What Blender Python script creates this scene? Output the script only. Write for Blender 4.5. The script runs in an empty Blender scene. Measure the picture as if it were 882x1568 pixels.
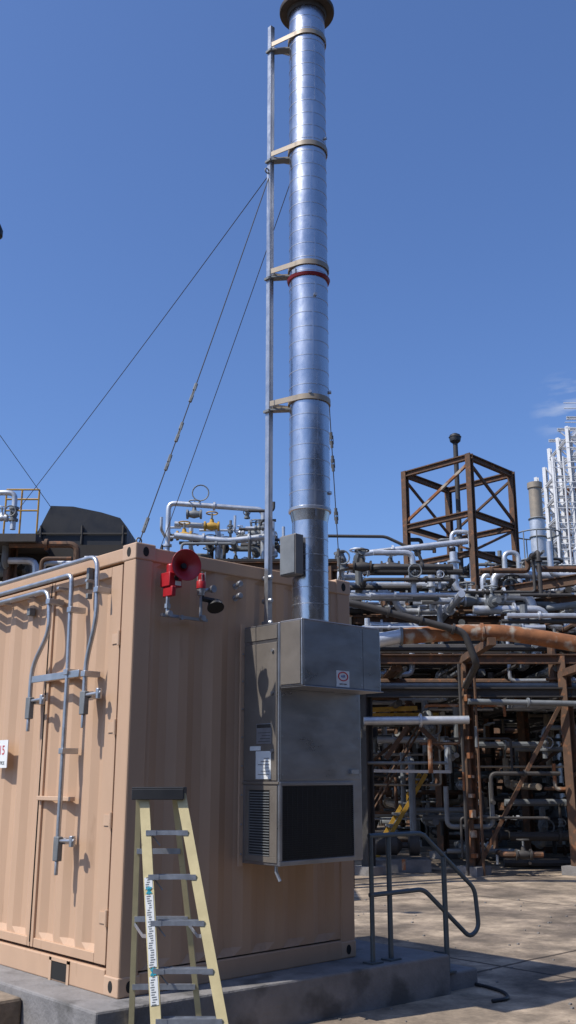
import bpy, math, random
from mathutils import Vector, Matrix
random.seed(7)
CX,CY,CZ=-3.694,-5.540,1.344
HC,HS=0.7337,0.6794
GZ=-0.28
def W(r,f,z):
    return Vector((CX+r*HC+f*HS, CY-r*HS+f*HC, z))
sc=bpy.context.scene
# ---------------------------------------------------------------- materials
def mat(name,col,rough=.6,metal=0.,var=.2,scale=6.,bump=0.,stretch=(1,1,1),spot=None,spec=None,bscale=None):
    m=bpy.data.materials.new(name); m.use_nodes=True
    nt=m.node_tree; n=nt.nodes; l=nt.links
    b=n['Principled BSDF']
    tc=n.new('ShaderNodeTexCoord'); mp=n.new('ShaderNodeMapping'); mp.inputs['Scale'].default_value=stretch
    l.new(tc.outputs['Object'],mp.inputs[0])
    nz=n.new('ShaderNodeTexNoise'); nz.inputs['Scale'].default_value=scale; nz.inputs['Detail'].default_value=6; nz.inputs['Roughness'].default_value=.65
    l.new(mp.outputs[0],nz.inputs['Vector'])
    mr=n.new('ShaderNodeMapRange'); mr.inputs[1].default_value=.25; mr.inputs[2].default_value=.75
    mr.inputs[3].default_value=1-var; mr.inputs[4].default_value=1+var
    l.new(nz.outputs['Fac'],mr.inputs[0])
    vm=n.new('ShaderNodeVectorMath'); vm.operation='SCALE'; vm.inputs[0].default_value=col[:3]
    l.new(mr.outputs[0],vm.inputs['Scale'])
    out=vm.outputs[0]
    if spot:
        c2,th,s2=spot
        n2=n.new('ShaderNodeTexNoise'); n2.inputs['Scale'].default_value=s2; n2.inputs['Detail'].default_value=8
        l.new(mp.outputs[0],n2.inputs['Vector'])
        r2=n.new('ShaderNodeMapRange'); r2.inputs[1].default_value=th; r2.inputs[2].default_value=th+.12
        l.new(n2.outputs['Fac'],r2.inputs[0])
        mx=n.new('ShaderNodeMix'); mx.data_type='RGBA'
        l.new(r2.outputs[0],mx.inputs['Factor']); l.new(out,mx.inputs['A']); mx.inputs['B'].default_value=(*c2,1)
        out=mx.outputs['Result']
    l.new(out,b.inputs['Base Color'])
    b.inputs['Metallic'].default_value=metal
    rr=n.new('ShaderNodeMapRange'); rr.inputs[1].default_value=.3; rr.inputs[2].default_value=.7
    rr.inputs[3].default_value=max(0.05,rough-.08); rr.inputs[4].default_value=min(1,rough+.1)
    l.new(nz.outputs['Fac'],rr.inputs[0]); l.new(rr.outputs[0],b.inputs['Roughness'])
    if spec is not None: b.inputs['Specular IOR Level'].default_value=spec
    if bump>0:
        n3=n.new('ShaderNodeTexNoise'); n3.inputs['Scale'].default_value=bscale or scale*2.5; n3.inputs['Detail'].default_value=4
        l.new(mp.outputs[0],n3.inputs['Vector'])
        bp=n.new('ShaderNodeBump'); bp.inputs['Strength'].default_value=bump; bp.inputs['Distance'].default_value=.02
        l.new(n3.outputs['Fac'],bp.inputs['Height']); l.new(bp.outputs[0],b.inputs['Normal'])
    return m
TAN=mat('container_tan_paint',(.49,.325,.215),.55,0,.06,2,.05,(2,2,.5),((.41,.265,.17),.64,5),.25)
TAN2=mat('container_tan_trim',(.51,.345,.23),.5,0,.07,5,.03,spot=((.33,.20,.12),.68,9))
GALV=mat('galvanised_steel',(.42,.43,.45),.38,.8,.16,9,.10,(1,1,1))
DUCT=mat('spiral_duct_steel',(.50,.51,.54),.27,.97,.13,6,.22,(1,1,.6),bscale=5)
STEEL=mat('brushed_cabinet_steel',(.33,.33,.345),.33,.85,.20,2.2,.16,(1,1,2.5),bscale=3)
CABP=mat('cabinet_side_paint',(.21,.185,.16),.45,.4,.16,4,.03)
GRILL=mat('dark_grille',(.030,.028,.027),.6,.2,.2,9)
BLACK=mat('black_rubber',(.016,.016,.018),.5,0,.3,6)
REDP=mat('red_paint',(.36,.012,.018),.38,0,.14,8)
REDD=mat('red_sealant',(.22,.012,.018),.5,0,.25,14)
YEL=mat('fibreglass_cream',(.60,.50,.27),.5,0,.14,9,spot=((.33,.26,.15),.66,14))
ALU=mat('aluminium_tread',(.36,.38,.42),.4,.7,.2,20)
WHITE=mat('white_label',(.72,.73,.72),.5,0,.05,30)
BLUE=mat('blue_print',(.02,.08,.35),.5)
CYAN=mat('cyan_print',(.02,.30,.40),.5)
REDL=mat('red_print',(.5,.03,.04),.5)
CONC=mat('pad_concrete',(.20,.19,.185),.9,0,.28,5,.3,spot=((.10,.095,.09),.54,3),bscale=40)
PIPES=mat('pipe_silver',(.50,.52,.55),.40,.5,.25,5,.05)
PIPEG=mat('pipe_grey',(.17,.18,.185),.6,.2,.3,5)
PIPED=mat('pipe_dark',(.048,.043,.039),.65,.1,.3,5)
BROWN=mat('rusty_brown_steel',(.10,.056,.033),.8,.1,.35,6,spot=((.20,.085,.038),.55,10))
RUST=mat('rusty_pipe',(.23,.09,.035),.9,0,.45,5,.25,spot=((.34,.29,.23),.51,4.5))
TANP=mat('tan_bracket_paint',(.33,.27,.20),.45,.3,.12,8)
DRUST=mat('dark_rusty_flange',(.075,.058,.046),.6,.4,.35,12)
YELP=mat('yellow_safety_paint',(.42,.24,.03),.6,0,.3,8,spot=((.16,.09,.04),.58,9))
WHT=mat('white_steel',(.62,.62,.62),.55,.1,.15,4)
RAIL=mat('handrail_grey',(.10,.12,.13),.5,.4,.2,8)
DECK=mat('dark_deck',(.035,.03,.026),.85,0,.3,3)
GASK_SHADE=mat('gasket_and_hole_shade',(.012,.011,.01),.8)  # gasket black, also the painted shade of casting holes and fork pocket
LOW_BOUNCE=mat('low_bounce_ground',(.06,.056,.052),.95,0,.25,2,.3,bscale=30)  # dark colour for out-of-view ground, set to cut bounced light
CLAD=mat('sky_blocker_cladding',(.07,.064,.058),.7,.1,.2,2)  # cladding of the added sky-blocking building
def ground_mat():
    m=mat('yard_concrete',(.385,.30,.215),.9,0,.26,.45,.25,spot=((.20,.155,.115),.49,.8),bscale=30)
    nt=m.node_tree;n=nt.nodes;l=nt.links;b=n['Principled BSDF']
    tc=n.new('ShaderNodeTexCoord'); br=n.new('ShaderNodeTexBrick')
    br.offset=0; br.inputs['Scale'].default_value=1; br.inputs['Brick Width'].default_value=4.0; br.inputs['Row Height'].default_value=4.0
    br.inputs['Mortar Size'].default_value=.022; br.inputs['Color1'].default_value=(1,1,1,1); br.inputs['Color2'].default_value=(.82,.83,.85,1); br.inputs['Mortar'].default_value=(.26,.24,.23,1)
    wn=n.new('ShaderNodeTexNoise'); wn.inputs['Scale'].default_value=1.6; wn.inputs['Detail'].default_value=5; l.new(tc.outputs['Object'],wn.inputs['Vector'])
    wv=n.new('ShaderNodeVectorMath'); wv.operation='MULTIPLY_ADD'; l.new(wn.outputs['Color'],wv.inputs[0]); wv.inputs[1].default_value=(.08,.08,0); l.new(tc.outputs['Object'],wv.inputs[2])
    l.new(wv.outputs[0],br.inputs['Vector'])
    old=b.inputs['Base Color'].links[0].from_socket
    mx=n.new('ShaderNodeMix'); mx.data_type='RGBA'; mx.blend_type='MULTIPLY'; mx.inputs['Factor'].default_value=1
    l.new(old,mx.inputs['A']); l.new(br.outputs['Color'],mx.inputs['B'])
    prev=mx.outputs['Result']
    for sc_,a,b_,lo,hi in ((9,.3,.7,.78,1.12),(2.6,.42,.62,.58,1.05),(30,.35,.65,.86,1.08)):
        n4=n.new('ShaderNodeTexNoise'); n4.inputs['Scale'].default_value=sc_; n4.inputs['Detail'].default_value=8
        l.new(tc.outputs['Object'],n4.inputs['Vector'])
        r4=n.new('ShaderNodeMapRange'); r4.inputs[1].default_value=a;r4.inputs[2].default_value=b_;r4.inputs[3].default_value=lo;r4.inputs[4].default_value=hi
        l.new(n4.outputs['Fac'],r4.inputs[0])
        vm=n.new('ShaderNodeVectorMath'); vm.operation='SCALE'; l.new(prev,vm.inputs[0]); l.new(r4.outputs[0],vm.inputs['Scale']); prev=vm.outputs[0]
    l.new(prev,b.inputs['Base Color'])
    return m
GROUND=ground_mat()
# ---------------------------------------------------------------- geometry helper
def frame(d,up=None):
    d=d.normalized(); u=Vector((0,0,1)) if up is None else up
    if abs(d.dot(u))>.98: u=Vector((1,0,0)) if abs(d.x)<.9 else Vector((0,1,0))
    s=d.cross(u).normalized(); t=s.cross(d).normalized()
    return d,s,t
class G:
    def __init__(s): s.v=[]; s.f=[]
    def box(s,a,b):
        x0,y0,z0=[min(a[i],b[i]) for i in range(3)]; x1,y1,z1=[max(a[i],b[i]) for i in range(3)]
        i=len(s.v); s.v+=[(x0,y0,z0),(x1,y0,z0),(x1,y1,z0),(x0,y1,z0),(x0,y0,z1),(x1,y0,z1),(x1,y1,z1),(x0,y1,z1)]
        for q in ((0,3,2,1),(4,5,6,7),(0,1,5,4),(1,2,6,5),(2,3,7,6),(3,0,4,7)): s.f.append(tuple(i+k for k in q))
    def obox(s,c,ax,ay,az):
        i=len(s.v)
        for sx,sy,sz in ((-1,-1,-1),(1,-1,-1),(1,1,-1),(-1,1,-1),(-1,-1,1),(1,-1,1),(1,1,1),(-1,1,1)): s.v.append(tuple(c+ax*sx+ay*sy+az*sz))
        for q in ((0,3,2,1),(4,5,6,7),(0,1,5,4),(1,2,6,5),(2,3,7,6),(3,0,4,7)): s.f.append(tuple(i+k for k in q))
    def beam(s,p,q,w,h,up=None):
        p=Vector(p);q=Vector(q); d,a,t=frame(q-p,up)
        s.obox((p+q)/2,d*((q-p).length/2),a*(w/2),t*(h/2))
    def ibeam(s,p,q,w,h):
        p=Vector(p);q=Vector(q); d,a,t=frame(q-p)
        L=d*((q-p).length/2); c=(p+q)/2; th=.012
        s.obox(c+t*(h/2-th),L,a*(w/2),t*th); s.obox(c-t*(h/2-th),L,a*(w/2),t*th); s.obox(c,L,a*(th*.7),t*(h/2-2*th))
    def tube(s,pts,r,seg=8,corner=0):
        P=[Vector(p) for p in pts]
        if corner>0 and len(P)>2:
            Q=[P[0]]
            for i in range(1,len(P)-1):
                d1=(P[i]-P[i-1]); d2=(P[i+1]-P[i]); c=min(corner,d1.length*.49,d2.length*.49)
                a=P[i]-d1.normalized()*c; b=P[i]+d2.normalized()*c
                for k in range(5):
                    t=k/4; Q.append(a*(1-t)**2+P[i]*2*t*(1-t)+b*t*t)
            Q.append(P[-1]); P=Q
        n=len(P); base=len(s.v); ref=None
        for i in range(n):
            d=(P[min(i+1,n-1)]-P[max(i-1,0)])
            if d.length<1e-6: d=Vector((0,0,1))
            d=d.normalized()
            if ref is None: _,a,t=frame(d)
            else:
                a=(ref-d*ref.dot(d))
                if a.length<1e-4: _,a,t=frame(d)
                a=a.normalized(); t=a.cross(d)
            ref=a
            for k in range(seg):
                an=2*math.pi*k/seg; s.v.append(tuple(P[i]+a*(r*math.cos(an))+t*(r*math.sin(an))))
        for i in range(n-1):
            for k in range(seg):
                k2=(k+1)%seg; s.f.append((base+i*seg+k,base+i*seg+k2,base+(i+1)*seg+k2,base+(i+1)*seg+k))
        s.f.append(tuple(base+k for k in range(seg))[::-1]); s.f.append(tuple(base+(n-1)*seg+k for k in range(seg)))
    def lathe(s,o,ax,prof,seg=24,cap=True,sy=1.):
        o=Vector(o); d,a,t=frame(Vector(ax)); base=len(s.v)
        for (r,h) in prof:
            for k in range(seg):
                an=2*math.pi*k/seg; s.v.append(tuple(o+d*h+a*(r*math.cos(an))+t*(r*sy*math.sin(an))))
        for i in range(len(prof)-1):
            for k in range(seg):
                k2=(k+1)%seg; s.f.append((base+i*seg+k,base+i*seg+k2,base+(i+1)*seg+k2,base+(i+1)*seg+k))
        if cap:
            s.f.append(tuple(base+k for k in range(seg))[::-1]); m=base+(len(prof)-1)*seg; s.f.append(tuple(m+k for k in range(seg)))
    def ring(s,o,ax,R,r,seg=20,rs=6):
        o=Vector(o); d,a,t=frame(Vector(ax)); base=len(s.v)
        for k in range(seg):
            an=2*math.pi*k/seg; e=a*math.cos(an)+t*math.sin(an)
            for j in range(rs):
                b=2*math.pi*j/rs; s.v.append(tuple(o+e*(R+r*math.cos(b))+d*(r*math.sin(b))))
        for k in range(seg):
            for j in range(rs):
                k2=(k+1)%seg;j2=(j+1)%rs
                s.f.append((base+k*rs+j,base+k2*rs+j,base+k2*rs+j2,base+k*rs+j2))
    def poly(s,pts,z0,z1):
        i=len(s.v);n=len(pts)
        for z in (z0,z1):
            for p in pts: s.v.append((p[0],p[1],z))
        s.f.append(tuple(i+k for k in range(n))[::-1]); s.f.append(tuple(i+n+k for k in range(n)))
        for k in range(n):
            k2=(k+1)%n; s.f.append((i+k,i+k2,i+n+k2,i+n+k))
    def corr(s,o,u,out,L,z0,z1,pitch=.278,dep=.036,ph=0.):
        o=Vector(o);u=Vector(u);out=Vector(out); pts=[]; x=-ph
        while x<L+pitch:
            for dx,dd in ((0,0),(.072,0),(.14,-dep),(.21,-dep)): pts.append((x+dx*pitch/.278,dd))
            x+=pitch
        pts=[p for p in pts if 0<p[0]<L]; pts=[(0,pts[0][1])]+pts+[(L,pts[-1][1])]
        base=len(s.v)
        for x,dd in pts:
            for z,q in ((z0,0),(z0+.05,1),(z1-.05,1),(z1,0)):
                p=o+u*x+out*(dd*q); s.v.append((p.x,p.y,z))
        for i in range(len(pts)-1):
            for j in range(3):
                a=base+4*i+j; s.f.append((a,a+4,a+5,a+1))
def empty(name,loc=(0,0,0)):
    e=bpy.data.objects.new(name,None); e.location=loc; e.empty_display_size=.3
    sc.collection.objects.link(e); return e
def obj(g,name,m,parent=None,bevel=0,smooth=True):
    me=bpy.data.meshes.new(name); me.from_pydata(g.v,[],g.f); me.validate(); me.materials.append(m)
    o=bpy.data.objects.new(name,me); sc.collection.objects.link(o)
    if smooth:
        me.polygons.foreach_set('use_smooth',[True]*len(me.polygons))
        try: me.set_sharp_from_angle(angle=math.radians(38))
        except Exception: pass
    if parent:
        o.parent=parent; o.matrix_parent_inverse=Matrix.Translation(-Vector(parent.location))
    if bevel>0:
        b=o.modifiers.new('b','BEVEL'); b.width=bevel; b.segments=2; b.limit_method='ANGLE'
    return o
def text(body,size,loc,rot,m,parent,name):
    c=bpy.data.curves.new(name,'FONT'); c.body=body; c.size=size; c.align_x='CENTER'; c.align_y='CENTER'; c.extrude=.0005
    o=bpy.data.objects.new(name,c); sc.collection.objects.link(o); c.materials.append(m)
    o.location=loc; o.rotation_euler=rot; o.parent=parent; o.matrix_parent_inverse=Matrix.Translation(-Vector(parent.location)); return o
RY=(math.pi/2,0,0)
RX=(math.pi/2,0,-math.pi/2)
# ---------------------------------------------------------------- ground / pad
g=G(); z=GZ-.006; g.v=[(-1500,-1500,z),(1500,-1500,z),(1500,1500,z),(-1500,1500,z)]; g.f=[(0,1,2,3)]
obj(g,'ground',LOW_BOUNCE,smooth=False)  # dark ground around the yard sheet, made up to reduce bounce on the container
g=G(); g.v=[tuple(W(a,b,GZ)) for a,b in ((-9,6.6),(26,6.6),(40,60),(-20,60))]; g.f=[(0,1,2,3)]
obj(g,'concrete_yard',GROUND,smooth=False)
g=G(); g.poly([(-.28,-.2),(2.74,-.43),(2.74,2.8),(-.28,2.8)],GZ-.1,0)
obj(g,'concrete_pad',CONC,bevel=.015,smooth=False)
g=G(); g.poly([(2.745,-.36),(3.15,-.38),(3.15,.9),(2.745,.9)],GZ-.1,-.15)
obj(g,'concrete_step',CONC,bevel=.015,smooth=False)
g=G(); g.poly([(-9,.62),(-.285,.66),(-.285,9),(-9,9)],GZ-.1,-.045)
obj(g,'raised_pavement',GROUND,bevel=.02,smooth=False)
# ---------------------------------------------------------------- shipping container
CW,CL,CH=2.14,2.44,2.90
ct=empty('shipping_container',(1.07,1.22,0))
g=G(); g.corr((.15,.012,0),(1,0,0),(0,-1,0),CW-.30,.14,2.80,pitch=.305,dep=.028,ph=.05); obj(g,'side_panel',TAN,ct,smooth=False)
g=G(); g.corr((CW-.012,.15,0),(0,1,0),(1,0,0),CL-.3,.14,2.8); g.corr((.15,CL-.012,0),(1,0,0),(0,1,0),CW-.3,.14,2.8); obj(g,'rear_panels',TAN,ct,smooth=False)
g=G(); g.corr((.022,.30,0),(0,1,0),(-1,0,0),.80,.22,2.71,pitch=.285,dep=.030,ph=.10); g.corr((.022,1.18,0),(0,1,0),(-1,0,0),1.0,.22,2.71,pitch=.285,dep=.030,ph=.02); obj(g,'door_panels',TAN,ct,smooth=False)
g=G()
for y0,y1 in ((.165,.30),(1.10,1.135),(1.145,1.18),(2.18,2.28)): g.box((.004,y0,.17),(.06,y1,2.77))
for z0,z1 in ((.17,.23),(2.70,2.77)):
    g.box((.006,.305,z0),(.058,1.095,z1)); g.box((.006,1.185,z0),(.058,2.175,z1))
obj(g,'door_frames',TAN,ct,bevel=.004,smooth=False)
g=G(); g.box((.065,.152,.1),(.08,2.28,2.8)); g.box((-.001,1.137,.2),(.03,1.143,2.75)); obj(g,'door_gasket',GASK_SHADE,ct,smooth=False)
g=G()
for x in (0,CW-.15):
    for y in (0,CL-.15):
        g.box((x,y,.10),(x+.15,y+.15,2.79))
obj(g,'corner_posts',TAN,ct,bevel=.012,smooth=False)
g=G()
g.box((.152,-.004,0),(CW-.152,.08,.13)); g.box((.152,.0,2.785),(CW-.152,.07,2.885))
g.box((-.004,.152,0),(.08,CL-.152,.15)); g.box((-.002,.152,2.79),(.07,CL-.152,2.885))
g.box((.152,CL-.07,0),(CW-.152,CL,.15)); g.box((.152,CL-.07,2.785),(CW-.152,CL,2.885))
g.box((CW-.08,.152,0),(CW,CL-.152,.15)); g.box((CW-.08,.152,2.785),(CW,CL-.152,2.885))
obj(g,'rails',TAN,ct,bevel=.008,smooth=False)
g=G(); g.box((.03,.03,2.86),(CW-.03,CL-.03,2.878)); g.box((.1,.1,.02),(CW-.1,CL-.1,.1)); obj(g,'roof_and_floor',TAN,ct,smooth=False)
g=G(); gh=G()
for x in (0,CW):
    for y in (0,CL):
        for z in (0,2.785):
            sx=1 if x==0 else -1; sy=1 if y==0 else -1
            g.box((x-sx*.005,y-sy*.005,z),(x+sx*.165,y+sy*.165,z+.12))
            gh.lathe((x+sx*.08,y-sy*.004,z+.06),(0,-sy,0),[(.024,0),(.024,.003)],16,sy=1.45)
            gh.lathe((x-sx*.004,y+sy*.08,z+.06),(-sx,0,0),[(.024,0),(.024,.003)],16,sy=1.45)
obj(g,'corner_castings',TAN2,ct,bevel=.01,smooth=False); obj(gh,'casting_hole_shade',GASK_SHADE,ct)  # holes are dark raised discs, their inner shade painted on
g=G(); g.box((-.012,.57,.0),(.0,.60,.145)); g.box((-.012,.80,.0),(.0,.83,.145)); g.box((-.012,.57,.125),(0,.83,.146)); obj(g,'fork_pocket_frame',TAN2,ct,smooth=False)
g=G(); g.box((-.007,.60,.012),(.0,.80,.12)); obj(g,'fork_pocket_shade',GASK_SHADE,ct,smooth=False)  # flat dark plate paints the shade inside the pocket slot
g=G(); g.box((-.022,.66,1.16),(.02,1.13,1.19)); g.box((-.010,.66,2.015),(.02,1.13,2.05)); obj(g,'door_crossbars',TAN2,ct,bevel=.004,smooth=False)
XR=-.085
g=G(); R=.017
g.tube([(XR,2.40,2.85),(XR,.36,2.85),(XR,.33,2.40),(XR,.44,2.10),(XR,.44,1.77)],R,10,.10)
g.tube([(XR,2.40,2.765),(XR,.70,2.765),(XR,.68,2.0),(XR,.68,.80)],R,10,.06)
g.tube([(XR,2.40,2.695),(XR,1.03,2.695),(XR,.98,2.38),(XR,1.21,2.12),(XR,1.21,1.78)],R,10,.10)
obj(g,'lock_rods',GALV,ct)
g=G(); gd=G()
for y,z in ((.44,1.87),(1.21,1.87),(.68,.90)):
    gd.box((XR-.018,y-.032,z-.13),(XR+.022,y+.032,z+.03)); 
    g.tube([(XR,y+.02,z),(XR+.01,y-.2,z+.01)],.013,8); g.tube([(XR+.01,y-.17,z-.03),(XR+.01,y-.17,z+.04)],.022,8)
    g.box((XR+.02,y-.06,z-.02),(.02,y+.03,z+.02)); g.tube([(XR,y,z-.13),(XR,y,z-.22)],.014,8)
for y,z in ((.33,2.6),(.68,2.5),(1.0,2.6),(.68,1.5),(.68,2.05),(.44,2.02)):
    g.box((XR-.022,y-.028,z-.02),(.02,y+.028,z+.02))
for y in (.5,.9,1.4,1.8,2.2): g.box((XR-.0,y-.015,2.68),(0.0,y+.015,2.70))
g.beam((XR,.52,2.03),(XR,1.2,2.03),.012,.05)
obj(g,'rod_brackets',GALV,ct,bevel=.003); obj(gd,'rod_handles',PIPEG,ct,bevel=.006)
g=G(); g.box((-.04,.54,2.64),(0,.575,2.80)); g.box((-.04,.54,2.57),(0,.57,2.61)); g.box((-.03,1.41,2.55),(0.02,1.46,2.61)); obj(g,'door_latches',PIPEG,ct,bevel=.004)
g=G()
for z in (.45,1.05,1.65,2.25):
    g.lathe((-.004,.160,z-.05),(0,0,1),[(.013,0),(.013,.10)],10); g.box((-.003,.165,z-.035),(.006,.25,z+.035))
obj(g,'door_hinges',TAN2,ct)
sg=empty('warning_sign',(-.03,1.70,1.49))
g=G(); g.box((-.036,1.60,1.39),(-.030,1.80,1.60)); obj(g,'plate',WHITE,sg,smooth=False)
text('15',.10,(-.0375,1.69,1.52),RX,REDL,sg,'digits'); text('NOTICE',.035,(-.0375,1.70,1.425),RX,BLACK,sg,'caption')
# ---------------------------------------------------------------- wall AC cabinet
ac=empty('wall_air_conditioner',(1.4,-.2,1.6)); X0,X1=.98,1.815; YB=-.40
g=G(); g.box((X0,YB,.74),(X1,-.002,2.40)); obj(g,'cabinet',STEEL,ac,bevel=.006,smooth=False)
g=G(); g.box((X0+.002,-.635,1.935),(X1-.02,YB-.001,2.405)); obj(g,'hood',STEEL,ac,bevel=.006,smooth=False)
g=G()
g.box((X0-.006,YB+.02,1.30),(X0,-.03,2.26)); g.box((X0-.005,YB+.02,2.285),(X0,-.02,2.385))
g.box((X0-.010,YB-.004,1.275),(X0,-.01,1.292)); g.box((X0-.006,YB+.015,.76),(X0-.001,-.05,.80)); g.box((X0-.006,YB+.015,1.235),(X0-.001,-.05,1.265)); g.box((X0-.006,YB+.015,.80),(X0-.001,YB+.09,1.235)); g.box((X0-.006,-.09,.80),(X0-.001,-.05,1.235))
g.box((X0-.004,-.62,1.95),(X0+.003,-.42,2.39))
obj(g,'side_panels',CABP,ac,bevel=.002,smooth=False)
g=G(); g.box((X0+.012,YB-.004,1.305),(X1-.012,YB-.0005,1.915)); g.box((X0+.015,-.639,1.943),(X1-.22,-.6355,2.39)); g.box((X1-.215,-.639,1.943),(X1-.03,-.6355,2.39)); obj(g,'front_panels',STEEL,ac,bevel=.0015,smooth=False)
g=G(); g.box((X0-.001,YB+.092,.80),(X0+.001,-.092,1.235)); g.box((X0+.02,YB-.003,.775),(X1-.11,YB-.001,1.262)); obj(g,'vent_backs',GRILL,ac,smooth=False)
g=G(); z=.805
while z<1.23:
    g.beam((X0-.004,YB+.092,z),(X0-.004,-.092,z),.010,.006); z+=.018
obj(g,'side_louvres',PIPEG,ac,smooth=False)
g=G(); z=.78
while z<1.26:
    g.box((X0+.02,YB-.012,z),(X1-.11,YB-.003,z+.006)); z+=.0145
for x in [X0+.02+i*.0475 for i in range(16)]: g.box((x,YB-.014,.775),(x+.004,YB-.0125,1.262))
obj(g,'front_louvres',GRILL,ac,smooth=False)
g=G(); g.box((X0-.002,YB-.016,1.268),(X1-.10,YB-.0005,1.29)); g.box((X0-.002,YB-.016,.742),(X1-.10,YB-.0005,.772)); g.box((X0-.002,YB-.016,.774),(X0+.018,YB-.0005,1.266)); g.box((X1-.109,YB-.016,.774),(X1-.09,YB-.0005,1.266))
g.box((X1+.0005,-.30,.8),(X1+.02,-.02,1.9)); g.box((X0+.01,-.645,2.395),(X1-.03,-.640,2.40)); g.box((X0+.004,-.66,1.927),(X1-.022,-.41,1.934))
obj(g,'trim',STEEL,ac,bevel=.002,smooth=False)
g=G()
for z in (1.5,1.9,2.2): g.lathe((X0-.012,YB+.06,z),(-1,0,0),[(.012,-.01),(.012,.006)],10)
for z in (1.34,1.6,1.88): 
    for x in (X0+.03,X1-.03): g.lathe((x,YB-.003,z),(0,-1,0),[(.006,0),(.006,.004)],8)
for z in (1.97,2.17,2.36):
    for x in (X0+.03,X1-.24,X1-.05): g.lathe((x,-.638,z),(0,-1,0),[(.006,0),(.006,.004)],8)
g.box((X1-.13,YB-.022,1.345),(X1-.05,YB-.0045,1.375)); g.tube([(1.02,-.33,.74),(1.02,-.33,.70),(1.03,-.36,.64)],.012,8)
obj(g,'fittings',GALV,ac)
g=G(); g.box((X0-.035,-.022,.72),(X0-.0005,-.006,2.42)); obj(g,'mount_flange',TAN2,ac,smooth=False)
g=G()
z=.8
while z<2.4: g.lathe((X0-.018,-.022,z),(0,-1,0),[(.007,0),(.007,.006)],8); z+=.2
obj(g,'flange_bolts',GALV,ac)
g=G(); g.box((X0-.009,-.325,1.31),(X0-.0065,-.165,1.50)); g.box((X0-.009,-.215,1.535),(X0-.0065,-.10,1.505)) ; obj(g,'paper_labels',WHITE,ac,smooth=False)
g=G(); g.box((X0-.009,-.33,1.55),(X0-.0065,-.17,1.69)); obj(g,'data_plate',ALU,ac,smooth=False)
g=G()
for i in range(6): g.box((X0-.0105,-.31,1.34+i*.022),(X0-.0095,-.19-.03*(i%3),1.343+i*.022))
for i in range(4): g.box((X0-.0105,-.32,1.565+i*.02),(X0-.0095,-.19-.02*(i%3),1.568+i*.02))
g.box((X0-.0105,-.325,1.66),(X0-.0095,-.175,1.685)); obj(g,'label_print',PIPED,ac,smooth=False)
g=G(); g.box((1.315,-.643,1.945),(1.445,-.6395,2.06)); obj(g,'maker_plate',WHITE,ac,smooth=False)
g=G(); g.ring((1.38,-.6435,2.02),(0,-1,0),.03,.004,20,4); g.v=[(1.38+(v[0]-1.38)*1.6,v[1],v[2]) for v in g.v]; obj(g,'maker_oval',REDL,ac)
text('AIR',.03,(1.38,-.6445,2.02),RY,BLUE,ac,'maker_text'); text('SAFETY FIRST',.013,(1.38,-.6445,1.965),RY,BLACK,ac,'maker_caption')
# ---------------------------------------------------------------- exhaust stack
SX,SY=1.39,-.30
st=empty('exhaust_stack',(SX,SY,2.4))
R1,R2=.139,.159
g=G(); gb_=G()
g.lathe((SX,SY,0),(0,0,1),[(R1,2.38),(R1,3.22)],64,cap=False); g.lathe((SX,SY,0),(0,0,1),[(R1,3.22),(R2,3.32)],64,cap=False); g.lathe((SX,SY,0),(0,0,1),[(R2,3.32),(R2,7.98)],64,cap=True)
z=2.45
while z<7.93:
    r=R1 if z<3.2 else R2
    if not 3.2<=z<=3.34: gb_.lathe((SX,SY,0),(0,0,1),[(r-.001,z-.004),(r+.0020,z-.003),(r+.0020,z+.003),(r-.001,z+.004)],64,cap=False)
    z+=.125
obj(g,'duct',DUCT,st); obj(gb_,'duct_seams',GALV,st)
g=G()
for i,z in enumerate([2.6+.62*k for k in range(9)]):
    an=-2.2+.25*((i*7)%5)*.3; r=(R1 if z<3.2 else R2)+.001
    g.obox(Vector((SX+r*math.cos(an),SY+r*math.sin(an),z+.3)),Vector((-math.sin(an),math.cos(an),0))*.006,Vector((math.cos(an),math.sin(an),0))*.0012,Vector((0,0,.28)))
obj(g,'vertical_seams',DUCT,st)
g=G(); g.lathe((SX,SY,0),(0,0,1),[(.15,7.965),(.243,7.965),(.247,7.975),(.247,8.0),(.235,8.005),(.15,8.005)],40); g.lathe((SX,SY,0),(0,0,1),[(.161,7.93),(.167,7.93),(.181,7.964)],32,cap=False); obj(g,'top_flange',DRUST,st)
g=G(); g.lathe((SX,SY,0),(0,0,1),[(.161,3.30),(.167,3.305),(.167,3.325),(.160,3.33)],40); g.lathe((SX,SY,0),(0,0,1),[(.14,2.39),(.16,2.39),(.16,2.41),(.14,2.42)],32)
for an,z in ((-2.0,5.10),(-1.1,3.45),(-.9,4.3),(-1.2,6.62),(-2.3,4.25)): g.lathe((SX+R2*math.cos(an),SY+R2*math.sin(an),z),(math.cos(an),math.sin(an),0),[(.014,-.01),(.014,.02)],10)
g.box((SX-R2-.01,SY-.02,5.31),(SX-R2,SY+.02,5.35)); obj(g,'joint_bands',GALV,st)
g=G(); g.lathe((SX,SY,0),(0,0,1),[(.159,5.275),(.172,5.277),(.180,5.30),(.160,5.305)],40); obj(g,'red_joint_ring',REDD,st)
MX,MY=1.18,-.055
g=G(); gt=G()
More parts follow.
